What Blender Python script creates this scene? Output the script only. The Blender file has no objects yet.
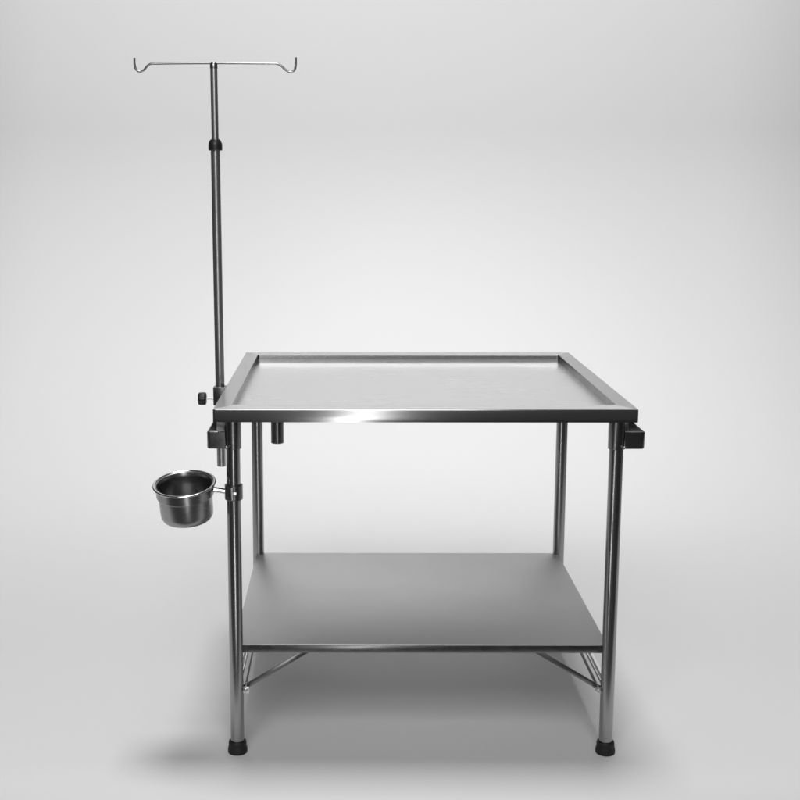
import bpy, bmesh, math, random
from mathutils import Vector, Matrix
random.seed(4)
scn = bpy.context.scene
COL = scn.collection
R = math.radians

# ------------------------------------------------------------------ camera
CAM = Vector((-0.176, -3.3532, 1.4504))
cd = bpy.data.cameras.new('camera')
cam = bpy.data.objects.new('camera', cd)
COL.objects.link(cam)
cam.location = CAM
cam.rotation_euler = (R(90) - 0.16668, 0, 0.00438)
cd.sensor_width = 36.0
cd.lens = 1246.7 / 800 * 36.0
cd.shift_x = 54.8 / 800
cd.shift_y = -15.4 / 800
cd.clip_start = 0.05
cd.clip_end = 200
scn.camera = cam

# ------------------------------------------------------------------ world, lamps, exposure
w = bpy.data.worlds.new('World')
scn.world = w
w.use_nodes = True
w.node_tree.nodes['Background'].inputs['Color'].default_value = (1, 1, 1, 1)
w.node_tree.nodes['Background'].inputs['Strength'].default_value = 0.06
scn.view_settings.view_transform = 'Standard'
scn.view_settings.look = 'None'
scn.view_settings.exposure = 0
scn.view_settings.gamma = 1
scn.view_settings.use_curve_mapping = False


def aim(o, target):
    d = Vector(target) - o.location
    o.rotation_euler = d.to_track_quat('-Z', 'Y').to_euler()


def area(name, loc, target, sx, sy, watts):
    l = bpy.data.lights.new(name, 'AREA')
    l.shape = 'RECTANGLE'
    l.size, l.size_y, l.energy = sx, sy, watts
    o = bpy.data.objects.new(name, l)
    COL.objects.link(o)
    o.location = loc
    aim(o, target)
    return o


def spot(name, loc, target, deg, watts, radius, blend=1.0):
    l = bpy.data.lights.new(name, 'SPOT')
    l.spot_size, l.spot_blend, l.energy, l.shadow_soft_size = R(deg), blend, watts, radius
    o = bpy.data.objects.new(name, l)
    COL.objects.link(o)
    o.location = loc
    aim(o, target)
    return o


area('overhead_softbox', (0.0, 0.10, 11.0), (0.0, 0.0, 0.0), 2.5, 2.5, 585)
area('front_softbox', (-0.5, -4.3, 4.2), (0.0, 0.8, 0.4), 2.8, 2.4, 116)
wash = area('backdrop_wash', (0.0, 1.0, 5.2), (0.0, 3.4, 2.0), 6.0, 0.5, 38)
wash.data.spread = R(88)          # honeycomb grid on the softbox
spot('backdrop_lamp', (0.2, 1.0, 3.0), (0.22, 2.55, 0.24), 60, 41, 0.25)
area('low_strip_softbox', (-0.31, -1.85, 0.40), (-0.31, -0.9, 1.6), 0.13, 1.7, 4)
area('tall_strip_softbox', (-0.32, -4.1, 1.75), (-0.32, 0, 1.45), 0.30, 2.2, 10)

# ------------------------------------------------------------------ materials
def mat(name, base, rough=0.5, metal=0.0, aniso=0.0, tangent=None, var=0.0, rvar=0.0, scale=(6, 6, 6), bump=0.0, smudge=0.0, lean=0.0):
    m = bpy.data.materials.new(name)
    m.use_nodes = True
    nt = m.node_tree
    b = nt.nodes['Principled BSDF']
    b.inputs['Base Color'].default_value = (*base, 1)
    b.inputs['Roughness'].default_value = rough
    b.inputs['Metallic'].default_value = metal
    b.inputs['Anisotropic'].default_value = aniso
    if tangent:
        c = nt.nodes.new('ShaderNodeCombineXYZ')
        for i in range(3):
            c.inputs[i].default_value = tangent[i]
        nt.links.new(c.outputs[0], b.inputs['Tangent'])
    if var or rvar or bump:
        tc = nt.nodes.new('ShaderNodeTexCoord')
        mp = nt.nodes.new('ShaderNodeMapping')
        mp.inputs['Scale'].default_value = scale
        nz = nt.nodes.new('ShaderNodeTexNoise')
        nz.inputs['Scale'].default_value = 1.0
        nz.inputs['Detail'].default_value = 6
        nz.inputs['Roughness'].default_value = 0.6
        nt.links.new(tc.outputs['Object'], mp.inputs['Vector'])
        nt.links.new(mp.outputs[0], nz.inputs['Vector'])
        if rvar:
            mr = nt.nodes.new('ShaderNodeMapRange')
            mr.inputs['From Min'].default_value = 0.25
            mr.inputs['From Max'].default_value = 0.75
            mr.inputs['To Min'].default_value = max(0.02, rough - rvar)
            mr.inputs['To Max'].default_value = rough + rvar
            nt.links.new(nz.outputs['Fac'], mr.inputs['Value'])
            out = mr.outputs[0]
            if smudge:          # broad wipe marks
                n2 = nt.nodes.new('ShaderNodeTexNoise')
                n2.inputs['Scale'].default_value = 5.0
                n2.inputs['Detail'].default_value = 4
                n2.inputs['Distortion'].default_value = 0.8
                nt.links.new(tc.outputs['Object'], n2.inputs['Vector'])
                m2 = nt.nodes.new('ShaderNodeMapRange')
                m2.inputs['From Min'].default_value = 0.35
                m2.inputs['From Max'].default_value = 0.68
                m2.inputs['To Min'].default_value = -smudge
                m2.inputs['To Max'].default_value = smudge
                nt.links.new(n2.outputs['Fac'], m2.inputs['Value'])
                ad = nt.nodes.new('ShaderNodeMath')
                nt.links.new(out, ad.inputs[0])
                nt.links.new(m2.outputs[0], ad.inputs[1])
                out = ad.outputs[0]
            if lean:            # light-to-dark reflection gradient put into the roughness along X
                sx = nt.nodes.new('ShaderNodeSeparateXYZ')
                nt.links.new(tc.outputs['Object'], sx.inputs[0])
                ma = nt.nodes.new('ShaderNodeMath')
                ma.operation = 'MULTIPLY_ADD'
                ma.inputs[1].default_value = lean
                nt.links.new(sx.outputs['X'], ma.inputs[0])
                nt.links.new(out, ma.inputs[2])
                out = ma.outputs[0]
            nt.links.new(out, b.inputs['Roughness'])
        if var:
            mx = nt.nodes.new('ShaderNodeMix')
            mx.data_type = 'RGBA'
            mx.inputs['A'].default_value = (*[c * (1 - var) for c in base], 1)
            mx.inputs['B'].default_value = (*[min(1, c * (1 + var)) for c in base], 1)
            nt.links.new(nz.outputs['Fac'], mx.inputs['Factor'])
            nt.links.new(mx.outputs['Result'], b.inputs['Base Color'])
        if bump:
            bp = nt.nodes.new('ShaderNodeBump')
            bp.inputs['Strength'].default_value = bump
            bp.inputs['Distance'].default_value = 0.001
            nt.links.new(nz.outputs['Fac'], bp.inputs['Height'])
            nt.links.new(bp.outputs[0], b.inputs['Normal'])
    return m


g = lambda v: (v, v, v)
M = {}
M['paper'] = mat('backdrop paper', g(0.74), 0.9, var=0.012, scale=(1.2, 1.2, 1.2))
M['floor'] = mat('dark studio floor', g(0.03), 0.8, var=0.2, scale=(3, 3, 3))
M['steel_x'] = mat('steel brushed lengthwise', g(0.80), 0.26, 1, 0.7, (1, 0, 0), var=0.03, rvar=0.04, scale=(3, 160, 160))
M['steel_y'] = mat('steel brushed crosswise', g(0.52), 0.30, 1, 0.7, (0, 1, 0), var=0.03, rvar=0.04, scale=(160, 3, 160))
M['pan'] = mat('pan steel', g(0.84), 0.30, 1, 0.6, (1, 0, 0), var=0.02, rvar=0.04, smudge=0.015, scale=(4, 90, 90))
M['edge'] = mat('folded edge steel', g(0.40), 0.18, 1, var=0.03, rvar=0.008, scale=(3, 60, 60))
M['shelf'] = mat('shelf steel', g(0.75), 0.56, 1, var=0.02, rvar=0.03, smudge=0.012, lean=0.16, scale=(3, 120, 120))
M['tube'] = mat('tube steel', g(0.34), 0.25, 1, var=0.04, rvar=0.015, scale=(25, 25, 4))
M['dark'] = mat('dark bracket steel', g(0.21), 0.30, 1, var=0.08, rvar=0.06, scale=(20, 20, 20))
M['pole'] = mat('pole steel', g(0.60), 0.33, 1, var=0.04, rvar=0.015, scale=(25, 25, 4))
M['bright'] = mat('polished steel', g(0.75), 0.14, 1, var=0.03, rvar=0.03, scale=(30, 30, 30))
M['zinc'] = mat('zinc plated fastener', g(0.70), 0.32, 1, var=0.1, rvar=0.08, scale=(60, 60, 60))
M['bowl'] = mat('bowl steel', g(0.35), 0.28, 1, var=0.03, rvar=0.012, scale=(8, 8, 90))
M['rubber'] = mat('black rubber', g(0.005), 0.6, var=0.3, rvar=0.08, scale=(40, 40, 40))
M['plastic'] = mat('black plastic', g(0.014), 0.4, var=0.2, scale=(40, 40, 40))

# ------------------------------------------------------------------ mesh helpers
def link(name, bm, m, parent=None, smooth=None):
    bmesh.ops.recalc_face_normals(bm, faces=bm.faces)
    me = bpy.data.meshes.new(name)
    bm.to_mesh(me)
    bm.free()
    me.materials.append(m)
    if smooth is not None:
        me.polygons.foreach_set('use_smooth', [True] * len(me.polygons))
        me.set_sharp_from_angle(angle=R(smooth))
    o = bpy.data.objects.new(name, me)
    COL.objects.link(o)
    if parent:
        o.parent = parent
    return o


def box(bm, x0, x1, y0, y1, z0, z1, bev=0.0, seg=2, mtx=None):
    t = bmesh.new()
    vs = [t.verts.new((x, y, z)) for x in (x0, x1) for y in (y0, y1) for z in (z0, z1)]
    for f in ((0, 1, 3, 2), (4, 6, 7, 5), (0, 4, 5, 1), (2, 3, 7, 6), (0, 2, 6, 4), (1, 5, 7, 3)):
        t.faces.new([vs[i] for i in f])
    bmesh.ops.recalc_face_normals(t, faces=t.faces)
    if bev:
        bmesh.ops.bevel(t, geom=list(t.edges), offset=bev, segments=seg, affect='EDGES', profile=0.5)
    merge(bm, t, mtx)


def merge(bm, t, mtx=None):
    if mtx is not None:
        bmesh.ops.transform(t, matrix=mtx, verts=t.verts)
    me = bpy.data.meshes.new('tmp')
    t.to_mesh(me)
    t.free()
    bm.from_mesh(me)
    bpy.data.meshes.remove(me)


def lathe(bm, prof, n=48, mtx=None, closed=False):
    """prof: list of (radius, z); revolved about Z. closed joins last point to first."""
    t = bmesh.new()
    rings = []
    for r, z in prof:
        if r < 1e-6:
            rings.append([t.verts.new((0, 0, z))])
        else:
            rings.append([t.verts.new((r * math.cos(2 * math.pi * k / n), r * math.sin(2 * math.pi * k / n), z)) for k in range(n)])
    pairs = list(zip(rings[:-1], rings[1:]))
    if closed:
        pairs.append((rings[-1], rings[0]))
    for a, b in pairs:
        for k in range(n):
            k2 = (k + 1) % n
            if len(a) == 1 and len(b) == 1:
                continue
            if len(a) == 1:
                t.faces.new((a[0], b[k], b[k2]))
            elif len(b) == 1:
                t.faces.new((a[k], a[k2], b[0]))
            else:
                t.faces.new((a[k], a[k2], b[k2], b[k]))
    merge(bm, t, mtx)


def rod(bm, a, b, r, n=32, bev=0.001, hollow=0.0):
    a, b = Vector(a), Vector(b)
    L = (b - a).length
    m = Matrix.Translation(a) @ (b - a).to_track_quat('Z', 'Y').to_matrix().to_4x4()
    if hollow:
        ri = r - hollow
        lathe(bm, [(ri, bev), (ri + bev, 0), (r - bev, 0), (r, bev), (r, L - bev), (r - bev, L), (ri + bev, L), (ri, L - bev)], n, m, closed=True)
    else:
        lathe(bm, [(0, 0), (r - bev, 0), (r, bev), (r, L - bev), (r - bev, L), (0, L)], n, m)


def sweep(bm, pts, r, n=14, caps=True):
    pts = [Vector(p) for p in pts]
    rings = []
    prev = None
    for i, p in enumerate(pts):
        d = (pts[min(i + 1, len(pts) - 1)] - pts[max(i - 1, 0)]).normalized()
        if prev is None:
            nrm = d.orthogonal().normalized()
        else:
            nrm = (prev - d * prev.dot(d)).normalized()
        prev = nrm
        bi = d.cross(nrm)
        rings.append([bm.verts.new(p + (nrm * math.cos(2 * math.pi * k / n) + bi * math.sin(2 * math.pi * k / n)) * r) for k in range(n)])
    for a, b in zip(rings[:-1], rings[1:]):
        for k in range(n):
            bm.faces.new((a[k], a[(k + 1) % n], b[(k + 1) % n], b[k]))
    if caps:
        bm.faces.new(rings[0][::-1])
        bm.faces.new(rings[-1])


def curve_pts(ctrl, n=10):
    """Catmull-Rom through control points"""
    c = [Vector(p) for p in ctrl]
    c = [c[0] * 2 - c[1]] + c + [c[-1] * 2 - c[-2]]
    out = []
    for i in range(1, len(c) - 2):
        for k in range(n):
            t = k / n
            p0, p1, p2, p3 = c[i - 1:i + 3]
            out.append(0.5 * ((2 * p1) + (p2 - p0) * t + (2 * p0 - 5 * p1 + 4 * p2 - p3) * t * t + (3 * p1 - p0 - 3 * p2 + p3) * t ** 3))
    out.append(c[-2])
    return out


def thing(name, label, cat, loc, group=None):
    o = bpy.data.objects.new(name, None)
    o.empty_display_size = 0.05
    COL.objects.link(o)
    o.location = loc
    o['label'] = label
    o['category'] = cat
    if group:
        o['group'] = group
    return o


def under(o, parent):
    """parent o to parent keeping world coordinates as built"""
    o.parent = parent
    root = parent
    off = Vector((0, 0, 0))
    while root:
        off += root.location
        root = root.parent
    o.location = -off
    return o


def part(name, bm, m, parent, smooth=35, label=None):
    o = link(name, bm, m, None, smooth)
    under(o, parent)
    if label:
        o['label'] = label
    return o


# ------------------------------------------------------------------ the setting: paper sweep and floor
bm = bmesh.new()
prof = [(-0.74, 0.0)]
y1, rad, ztop = 1.7, 1.7, 5.5
for k in range(8):
    prof.append((-0.74 + (y1 + 0.74) * (k + 1) / 8, 0.0))
for k in range(1, 33):
    a = math.pi / 2 * k / 32
    prof.append((y1 + rad * math.sin(a), rad - rad * math.cos(a)))
for k in range(1, 7):
    prof.append((y1 + rad, rad + (ztop - rad) * k / 6))
X = 3.6
rows = [[bm.verts.new((x, y, z)) for x in (-X, -X / 2, 0, X / 2, X)] for y, z in prof]
for a, b in zip(rows[:-1], rows[1:]):
    for k in range(4):
        bm.faces.new((a[k], a[k + 1], b[k + 1], b[k]))
o = link('backdrop', bm, M['paper'], None, 60)
o['kind'] = 'structure'
sd = o.modifiers.new('thickness', 'SOLIDIFY')
sd.thickness = 0.003
sd.offset = -1
bm = bmesh.new()
box(bm, -9, 9, -9, 9, -0.3, -0.008)
o = link('floor', bm, M['floor'])
o['kind'] = 'structure'

# ------------------------------------------------------------------ the treatment table
T = thing('treatment_table', 'stainless steel pet treatment table with rimmed tray top, lower shelf and four round legs', 'table', (0, 0, 0))
ZT, TH, HX, HY = 0.9078, 0.031, 0.5, 0.4795
RX, RY = 0.041, 0.060           # rim widths at the sides and at front / back
ZP = 0.8875                     # pan


def ring_loft(prof, cr=0.006):
    """prof: list of (s, z), s=0 outer edge, s=1 inner edge of the rim; lofted round the rectangle with mitred corners."""
    bm = bmesh.new()
    loops = []
    for s, z in prof:
        hx, hy = HX - s * RX, HY - s * RY
        r = cr * (1 - s) + 0.004 * s
        pts = []
        for cx, cy, a0 in ((hx - r, hy - r, 0), (-hx + r, hy - r, 90), (-hx + r, -hy + r, 180), (hx - r, -hy + r, 270)):
            for k in range(5):
                a = R(a0 + 90 * k / 4)
                pts.append(bm.verts.new((cx + r * math.cos(a), cy + r * math.sin(a), z)))
        loops.append(pts)
    n = len(loops[0])
    for a, b in zip(loops[:-1], loops[1:]):
        for k in range(n):
            bm.faces.new((a[k], a[(k + 1) % n], b[(k + 1) % n], b[k]))
    return bm, loops


e = 0.035   # edge rounding in s
rimprof = [(0.09, ZT - TH), (0.0, ZT - TH), (0.0, ZT - 0.0022), (0.012, ZT - 0.0008), (0.035, ZT),
           (0.965, ZT + 0.0006), (0.99, ZT - 0.0004), (1.0, ZT - 0.002), (1.0, ZP - 0.001)]
bm, loops = ring_loft(rimprof)
tray = link('tray', bm, M['steel_x'], None, 30)
under(tray, T)
me = tray.data
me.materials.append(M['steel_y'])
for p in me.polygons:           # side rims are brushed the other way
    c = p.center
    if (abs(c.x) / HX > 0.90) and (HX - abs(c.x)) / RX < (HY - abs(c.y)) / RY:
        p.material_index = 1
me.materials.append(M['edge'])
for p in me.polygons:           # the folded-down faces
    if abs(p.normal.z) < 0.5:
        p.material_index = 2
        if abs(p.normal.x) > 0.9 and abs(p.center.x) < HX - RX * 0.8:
            p.material_index = 3        # inner side walls: same steel, shade put into a darker colour
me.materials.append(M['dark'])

# pan, slightly dished towards the drain, coved at the edge
bm = bmesh.new()
NX, NY = 40, 32
ix, iy = HX - RX, HY - RY
DR = Vector((-0.371, -0.10))
grid = []
for j in range(NY + 1):
    row = []
    for i in range(NX + 1):
        x = -ix + 2 * ix * i / NX
        y = -iy + 2 * iy * j / NY
        d = (Vector((x, y)) - DR).length
        row.append(bm.verts.new((x, y, ZP - 0.0005)))
    grid.append(row)
for j in range(NY):
    for i in range(NX):
        bm.faces.new((grid[j][i], grid[j][i + 1], grid[j + 1][i + 1], grid[j + 1][i]))
part('pan', bm, M['pan'], tray, 60)
# underside sheet of the top
bm = bmesh.new()
box(bm, -HX + 0.004, HX - 0.004, -HY + 0.004, HY - 0.004, ZT - TH + 0.001, ZP - 0.003)
part('underside', bm, M['dark'], tray, 35)
# drain
bm = bmesh.new()
rod(bm, (DR.x, DR.y, 0.7455), (DR.x, DR.y, ZT - TH + 0.002), 0.0170, 40, 0.0012, hollow=0.0025)
part('drain_pipe', bm, M['dark'], T, 35)

# under-frame: four tubes between the leg sleeves
XL, XR, YF, YB = -0.4625, 0.4715, -0.3806, 0.392
bm = bmesh.new()
for x in (XL, XR):
    box(bm, x - 0.011, x + 0.011, YF + 0.018, YB - 0.018, 0.846, ZT - TH + 0.0005, 0.002)
for y in (YB,):
    box(bm, XL + 0.018, XR - 0.018, y - 0.011, y + 0.011, 0.850, ZT - TH + 0.0005, 0.002)
part('under_frame', bm, M['dark'], T, 35)

# legs
RL = 0.0172
for (x, y) in ((XL, YF), (XR, YF), (XL, YB), (XR, YB)):
    bm = bmesh.new()
    rod(bm, (x, y, 0.012), (x, y, 0.86), RL, 48, 0.001)
    leg = part('leg', bm, M['tube'], T, 35)
    bm = bmesh.new()
    m = Matrix.Translation((x, y, 0.792))
    H = ZT - TH - 0.792
    lathe(bm, [(0.0170, 0.002), (0.0182, 0), (0.0202, 0.0008), (0.0205, 0.002), (0.0205, H), (0.017, H)], 48, m, closed=True)
    sl = part('sleeve', bm, M['dark'], leg, 35)
    bm = bmesh.new()     # set screw of the sleeve
    sx = 1 if x > 0 else -1
    s = Vector((x + sx * 0.010, y - 0.0165, 0.800))
    rod(bm, s, s + Vector((sx * 0.006, -0.008, 0)), 0.0042, 6, 0.0006)
    part('set_screw', bm, M['zinc'], leg, 30)
    bm = bmesh.new()     # rubber foot, with the moulded rings of a push-on ferrule
    m = Matrix.Translation((x, y, 0))
    lathe(bm, [(0, 0), (0.0200, 0), (0.0228, 0.0012), (0.0245, 0.0045), (0.0248, 0.010), (0.0240, 0.0165), (0.0222, 0.021),
               (0.0226, 0.0235), (0.0224, 0.030), (0.0214, 0.034), (0.0200, 0.0355), (0.0178, 0.0352), (0.0172, 0.034)], 48, m)
    part('rubber_foot', bm, M['rubber'], leg, 50)

# shelf: folded sheet with front and back lips
ZS = 0.2885
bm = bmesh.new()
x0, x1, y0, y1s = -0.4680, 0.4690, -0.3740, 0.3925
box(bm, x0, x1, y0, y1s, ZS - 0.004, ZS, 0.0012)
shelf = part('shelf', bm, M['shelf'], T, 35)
bm = bmesh.new()
for yy in (y0 + 0.0012, y1s - 0.0242):
    box(bm, x0 + 0.0012, x1 - 0.0012, yy, yy + 0.023, ZS - 0.0238, ZS - 0.0042, 0.0015)
for xx in (x0 + 0.002, x1 - 0.025):
    box(bm, xx, xx + 0.023, y0 + 0.026, y1s - 0.026, ZS - 0.0236, ZS - 0.0043, 0.0015)
part('shelf_frame', bm, M['dark'], shelf, 35)

# lower side rails and corner braces
for s, x in ((-1, XL), (1, XR)):
    bm = bmesh.new()
    rod(bm, (x, YF + 0.012, 0.172), (x, YB - 0.012, 0.172), 0.0095, 28, 0.001)
    part('side_rail', bm, M['bright'], T, 35)
    bm = bmesh.new()
    xs = x - s * 0.0205
    box(bm, xs - 0.0015, xs + 0.0015, YF + 0.004, YB - 0.02, 0.164, 0.176, 0.0008)
    part('side_strap', bm, M['dark'], T, 35)
    # front brace: flat strip from the leg up to the shelf lip, its ends bent flat
    a = Vector((x - s * 0.018, YF + 0.010, 0.172))
    b = Vector((x - s * 0.178, YF + 0.020, ZS - 0.0225))
    d = (b - a).normalized()
    bm = bmesh.new()
    L = (b - a).length
    rot = Matrix((d, Vector((0, 1, 0)), d.cross(Vector((0, 1, 0))))).transposed().to_4x4()
    box(bm, 0, L, -0.0015, 0.0015, -0.0062, 0.0062, 0.0008, mtx=Matrix.Translation(a) @ rot)
    br = part('brace', bm, M['dark'], T, 35)
    # zinc corner bracket with bolt and nut
    bm = bmesh.new()
    box(bm, -0.002, 0.0145, -0.0012, 0.0012, -0.009, 0.009, 0.0009, mtx=Matrix.Translation((x - s * 0.017 - (0.0125 if s > 0 else 0), YF - 0.002, 0.170)))
    box(bm, -0.0012, 0.0012, -0.002, 0.02, -0.011, 0.011, 0.0009, mtx=Matrix.Translation((x - s * 0.0235, YF + 0.001, 0.170)))
    bk = part('corner_bracket', bm, M['zinc'], T, 35)
    bm = bmesh.new()
    p = Vector((x - s * 0.0225, YF - 0.0035, 0.171))
    rod(bm, p, p + Vector((0, -0.0045, 0)), 0.0055, 6, 0.0006)
    rod(bm, p, p + Vector((0, -0.008, 0)), 0.0028, 16, 0.0005)
    part('bolt', bm, M['zinc'], bk, 30)

# bent flat-bar holders outside the front legs
def strap_loop(s, x):
    zt, zb = 0.8375, 0.7945
    xo = -0.5225 if s < 0 else 0.5355
    t = 0.0042
    rc = 0.006
    path = [(x + s * 0.0185, YF - 0.012)]
    for k in range(7):
        a = math.pi / 2 * k / 6
        path.append((xo - s * rc + s * rc * math.sin(a), YF - 0.012 + rc - rc * math.cos(a)))
    yb = -0.235
    for k in range(7):
        a = math.pi / 2 * k / 6
        path.append((xo - s * rc + s * rc * math.cos(a), yb - rc + rc * math.sin(a)))
    path.append((x + s * 0.010, yb))
    bm = bmesh.new()
    P = [Vector((a, b, 0)) for a, b in path]
    rows = []
    for i, p in enumerate(P):
        d = (P[min(i + 1, len(P) - 1)] - P[max(i - 1, 0)]).normalized()
        n = Vector((-d.y, d.x, 0)) * (s)
        inn, out = p + n * t / 2, p - n * t / 2
        ee = 0.0018
        rows.append([bm.verts.new((q.x, q.y, z)) for q, z in (
            (out, zb + ee), (out, zt - ee), (out.lerp(inn, 0.55), zt), (out.lerp(inn, 0.8), zt), (inn, zt - ee), (inn, zb + ee), (inn.lerp(out, 0.2), zb), (inn.lerp(out, 0.8), zb))])
    for a, b in zip(rows[:-1], rows[1:]):
        for k in range(8):
            bm.faces.new((a[k], a[(k + 1) % 8], b[(k + 1) % 8], b[k]))
    bm.faces.new(rows[0])
    bm.faces.new(rows[-1][::-1])
    o = part('holder_strap', bm, M['dark'], T, 25)
    o.data.materials.append(M['bright'])        # edge highlight put into the colour as a brighter steel
    for p in o.data.polygons:
        if abs(p.normal.z) > 0.35:
            p.material_index = 1
    return o


strap_loop(-1, XL)
strap_loop(1, XR)

# ------------------------------------------------------------------ infusion pole
PX, PY = -0.5210, -0.10
P = thing('infusion_pole', 'tall thin steel infusion pole with two end hooks clamped beside the table tray', 'drip stand', (PX, PY, 0.68))
lean = lambda z: PX - 0.0028 * (z - 0.68) / 1.04 * 1.0
bm = bmesh.new()
rod(bm, (lean(0.682), PY, 0.682), (lean(1.520), PY, 1.520), 0.0120, 36, 0.001)
part('lower_tube', bm, M['pole'], P)
bm = bmesh.new()
rod(bm, (lean(1.50), PY, 1.50), (lean(1.728), PY, 1.7275), 0.0092, 32, 0.001)
part('upper_tube', bm, M['pole'], P)
bm = bmesh.new()
lathe(bm, [(0.0100, 0.0), (0.0165, 0.0), (0.0180, 0.0015), (0.0180, 0.014), (0.0170, 0.019), (0.0135, 0.0265), (0.0115, 0.0285), (0.0095, 0.0285)], 40,
      Matrix.Translation((lean(1.515), PY, 1.512)), closed=True)
part('locking_collar', bm, M['plastic'], P, 40)
zh = 1.7285
xc = lean(1.728)
bm = bmesh.new()
ctrl = [(xc - 0.2010, 1.7430), (xc - 0.2008, 1.7260), (xc - 0.1965, 1.7135), (xc - 0.1870, 1.7090), (xc - 0.1780, 1.7125), (xc - 0.1700, 1.7215), (xc - 0.1600, 1.7278), (xc - 0.1450, zh)]
left = curve_pts([(a, PY, b) for a, b in ctrl], 6)
mid = [Vector((xc - 0.145 + 0.29 * k / 12, PY, zh + 0.0012 * math.sin(math.pi * k / 12))) for k in range(1, 12)]
ctrl2 = [(xc + 0.1450, zh), (xc + 0.1620, 1.7278), (xc + 0.1730, 1.7215), (xc + 0.1830, 1.7125), (xc + 0.1930, 1.7082), (xc + 0.2030, 1.7110), (xc + 0.2075, 1.7210), (xc + 0.2085, 1.7440)]
right = curve_pts([(a, PY, b) for a, b in ctrl2], 6)
sweep(bm, left + mid + right, 0.0028, 12)
part('hook_bar', bm, M['tube'], P, 60)
bm = bmesh.new()
lathe(bm, [(0, 0.004), (0.0055, 0.0035), (0.0088, 0.001), (0.0098, -0.003), (0.0098, -0.012), (0.0090, -0.012)], 32, Matrix.Translation((xc, PY, 1.7285)))
part('end_cap', bm, M['tube'], P, 40)

# clamp fixing the pole to the tray edge
bm = bmesh.new()
box(bm, -0.0185, 0.0195, -0.0165, 0.0165, 0.849, 0.8985, 0.002, mtx=Matrix.Translation((lean(0.87) + 0.0015, PY, 0)))
cl = part('clamp', bm, M['dark'], P)
bm = bmesh.new()
rod(bm, (lean(0.87) - 0.037, PY - 0.002, 0.8655), (lean(0.87) - 0.015, PY - 0.002, 0.8655), 0.0024, 16, 0.0003)
part('clamp_screw', bm, M['zinc'], cl)
bm = bmesh.new()
kx = lean(0.87) - 0.0475
lob = []
t = bmesh.new()
n = 48
rings = []
for dx, rr in ((-0.0105, 0.0), (-0.0105, 0.0135), (-0.0092, 0.0155), (-0.006, 0.0165), (0.006, 0.0165), (0.0092, 0.0155), (0.0105, 0.0135), (0.0105, 0.0)):
    if rr == 0:
        rings.append([t.verts.new((dx, 0, 0))])
    else:
        ring = []
        for k in range(n):
            a = 2 * math.pi * k / n
            q = rr * (1 + 0.06 * math.cos(6 * a))
            ring.append(t.verts.new((dx, q * math.cos(a), q * math.sin(a))))
        rings.append(ring)
for a, b in zip(rings[:-1], rings[1:]):
    for k in range(n):
        k2 = (k + 1) % n
        if len(a) == 1:
            t.faces.new((a[0], b[k], b[k2]))
        elif len(b) == 1:
            t.faces.new((a[k], a[k2], b[0]))
        else:
            t.faces.new((a[k], a[k2], b[k2], b[k]))
merge(bm, t, Matrix.Translation((kx, PY - 0.002, 0.8655)))
part('knob', bm, M['plastic'], cl, 40)

# ------------------------------------------------------------------ cup holder on the front left leg, and the cup in it
CX, CY, CZ = -0.5830, YF - 0.004, 0.7040
Hh = thing('cup_holder', 'steel ring with a short arm clamped round the front left table leg', 'cup holder', (XL, YF, 0.68))
tilt = Matrix.Translation((CX, CY, CZ)) @ Matrix.Rotation(R(-2.5), 4, 'Y') @ Matrix.Rotation(R(11.5), 4, 'X')
bm = bmesh.new()
lathe(bm, [(0.0672, -0.028), (0.0697, -0.0285), (0.0706, -0.027), (0.0706, -0.0045), (0.0700, -0.0032), (0.0672, -0.0036)], 72, tilt, closed=True)
part('ring', bm, M['bowl'], Hh, 12)
bm = bmesh.new()
a0, a1 = Vector((CX + 0.070, CY, 0.6905)), Vector((XL - 0.016, YF, 0.6845))
rod(bm, a0, a1, 0.0068, 24, 0.001)
part('arm', bm, M['bright'], Hh, 35)
bm = bmesh.new()
m = Matrix.Translation((XL, YF, 0.665))
lathe(bm, [(0.0173, 0.0), (0.0212, 0.0), (0.0222, 0.001), (0.0222, 0.0365), (0.0212, 0.0375), (0.0173, 0.0375)], 48, m, closed=True)
box(bm, XL - 0.0085, XL + 0.0015, YF - 0.0275, YF - 0.019, 0.667, 0.700, 0.0012)
cl2 = part('leg_clamp', bm, M['dark'], Hh, 35)
bm = bmesh.new()
rod(bm, (XL + 0.0015, YF - 0.0235, 0.684), (XL + 0.0085, YF - 0.0235, 0.684), 0.0038, 6, 0.0005)
part('bolt', bm, M['zinc'], cl2, 30)

Cc = thing('steel_cup', 'small round stainless cup with rolled lip, sitting in the ring holder', 'cup', (CX, CY, CZ - 0.09))
bm = bmesh.new()
ro, ri, hh = 0.0680, 0.0668, 0.093
outer = [(0.0772, 0.0016), (0.0778, 0.0000), (0.0772, -0.0016), (0.0750, -0.0022), (0.0705, -0.0024), (0.0690, -0.005)]
wall = [(0.0662, -0.010), (0.0658, -0.03), (0.0652, -0.072), (0.0640, -0.083), (0.0605, -0.0895), (0.0540, -0.0930), (0, -0.0935)]
inner = [(0, -0.0920), (0.0535, -0.0915), (0.0595, -0.0882), (0.0628, -0.082), (0.0640, -0.071), (0.0646, -0.03), (0.0652, -0.012), (0.0665, -0.004), (0.0685, 0.0000), (0.0730, 0.0018)]
lathe(bm, outer + wall + inner + [(0.0750, 0.0024), (0.0772, 0.0016)], 96, tilt)
cup = part('bowl', bm, M['bowl'], Cc, 40)
bm = bmesh.new()
lathe(bm, [(0.0745 + 0.0036 * math.cos(2 * math.pi * k / 12), 0.0008 + 0.0026 * math.sin(2 * math.pi * k / 12)) for k in range(12)], 96, tilt, closed=True)
part('rolled_lip', bm, M['bright'], Cc, 60)
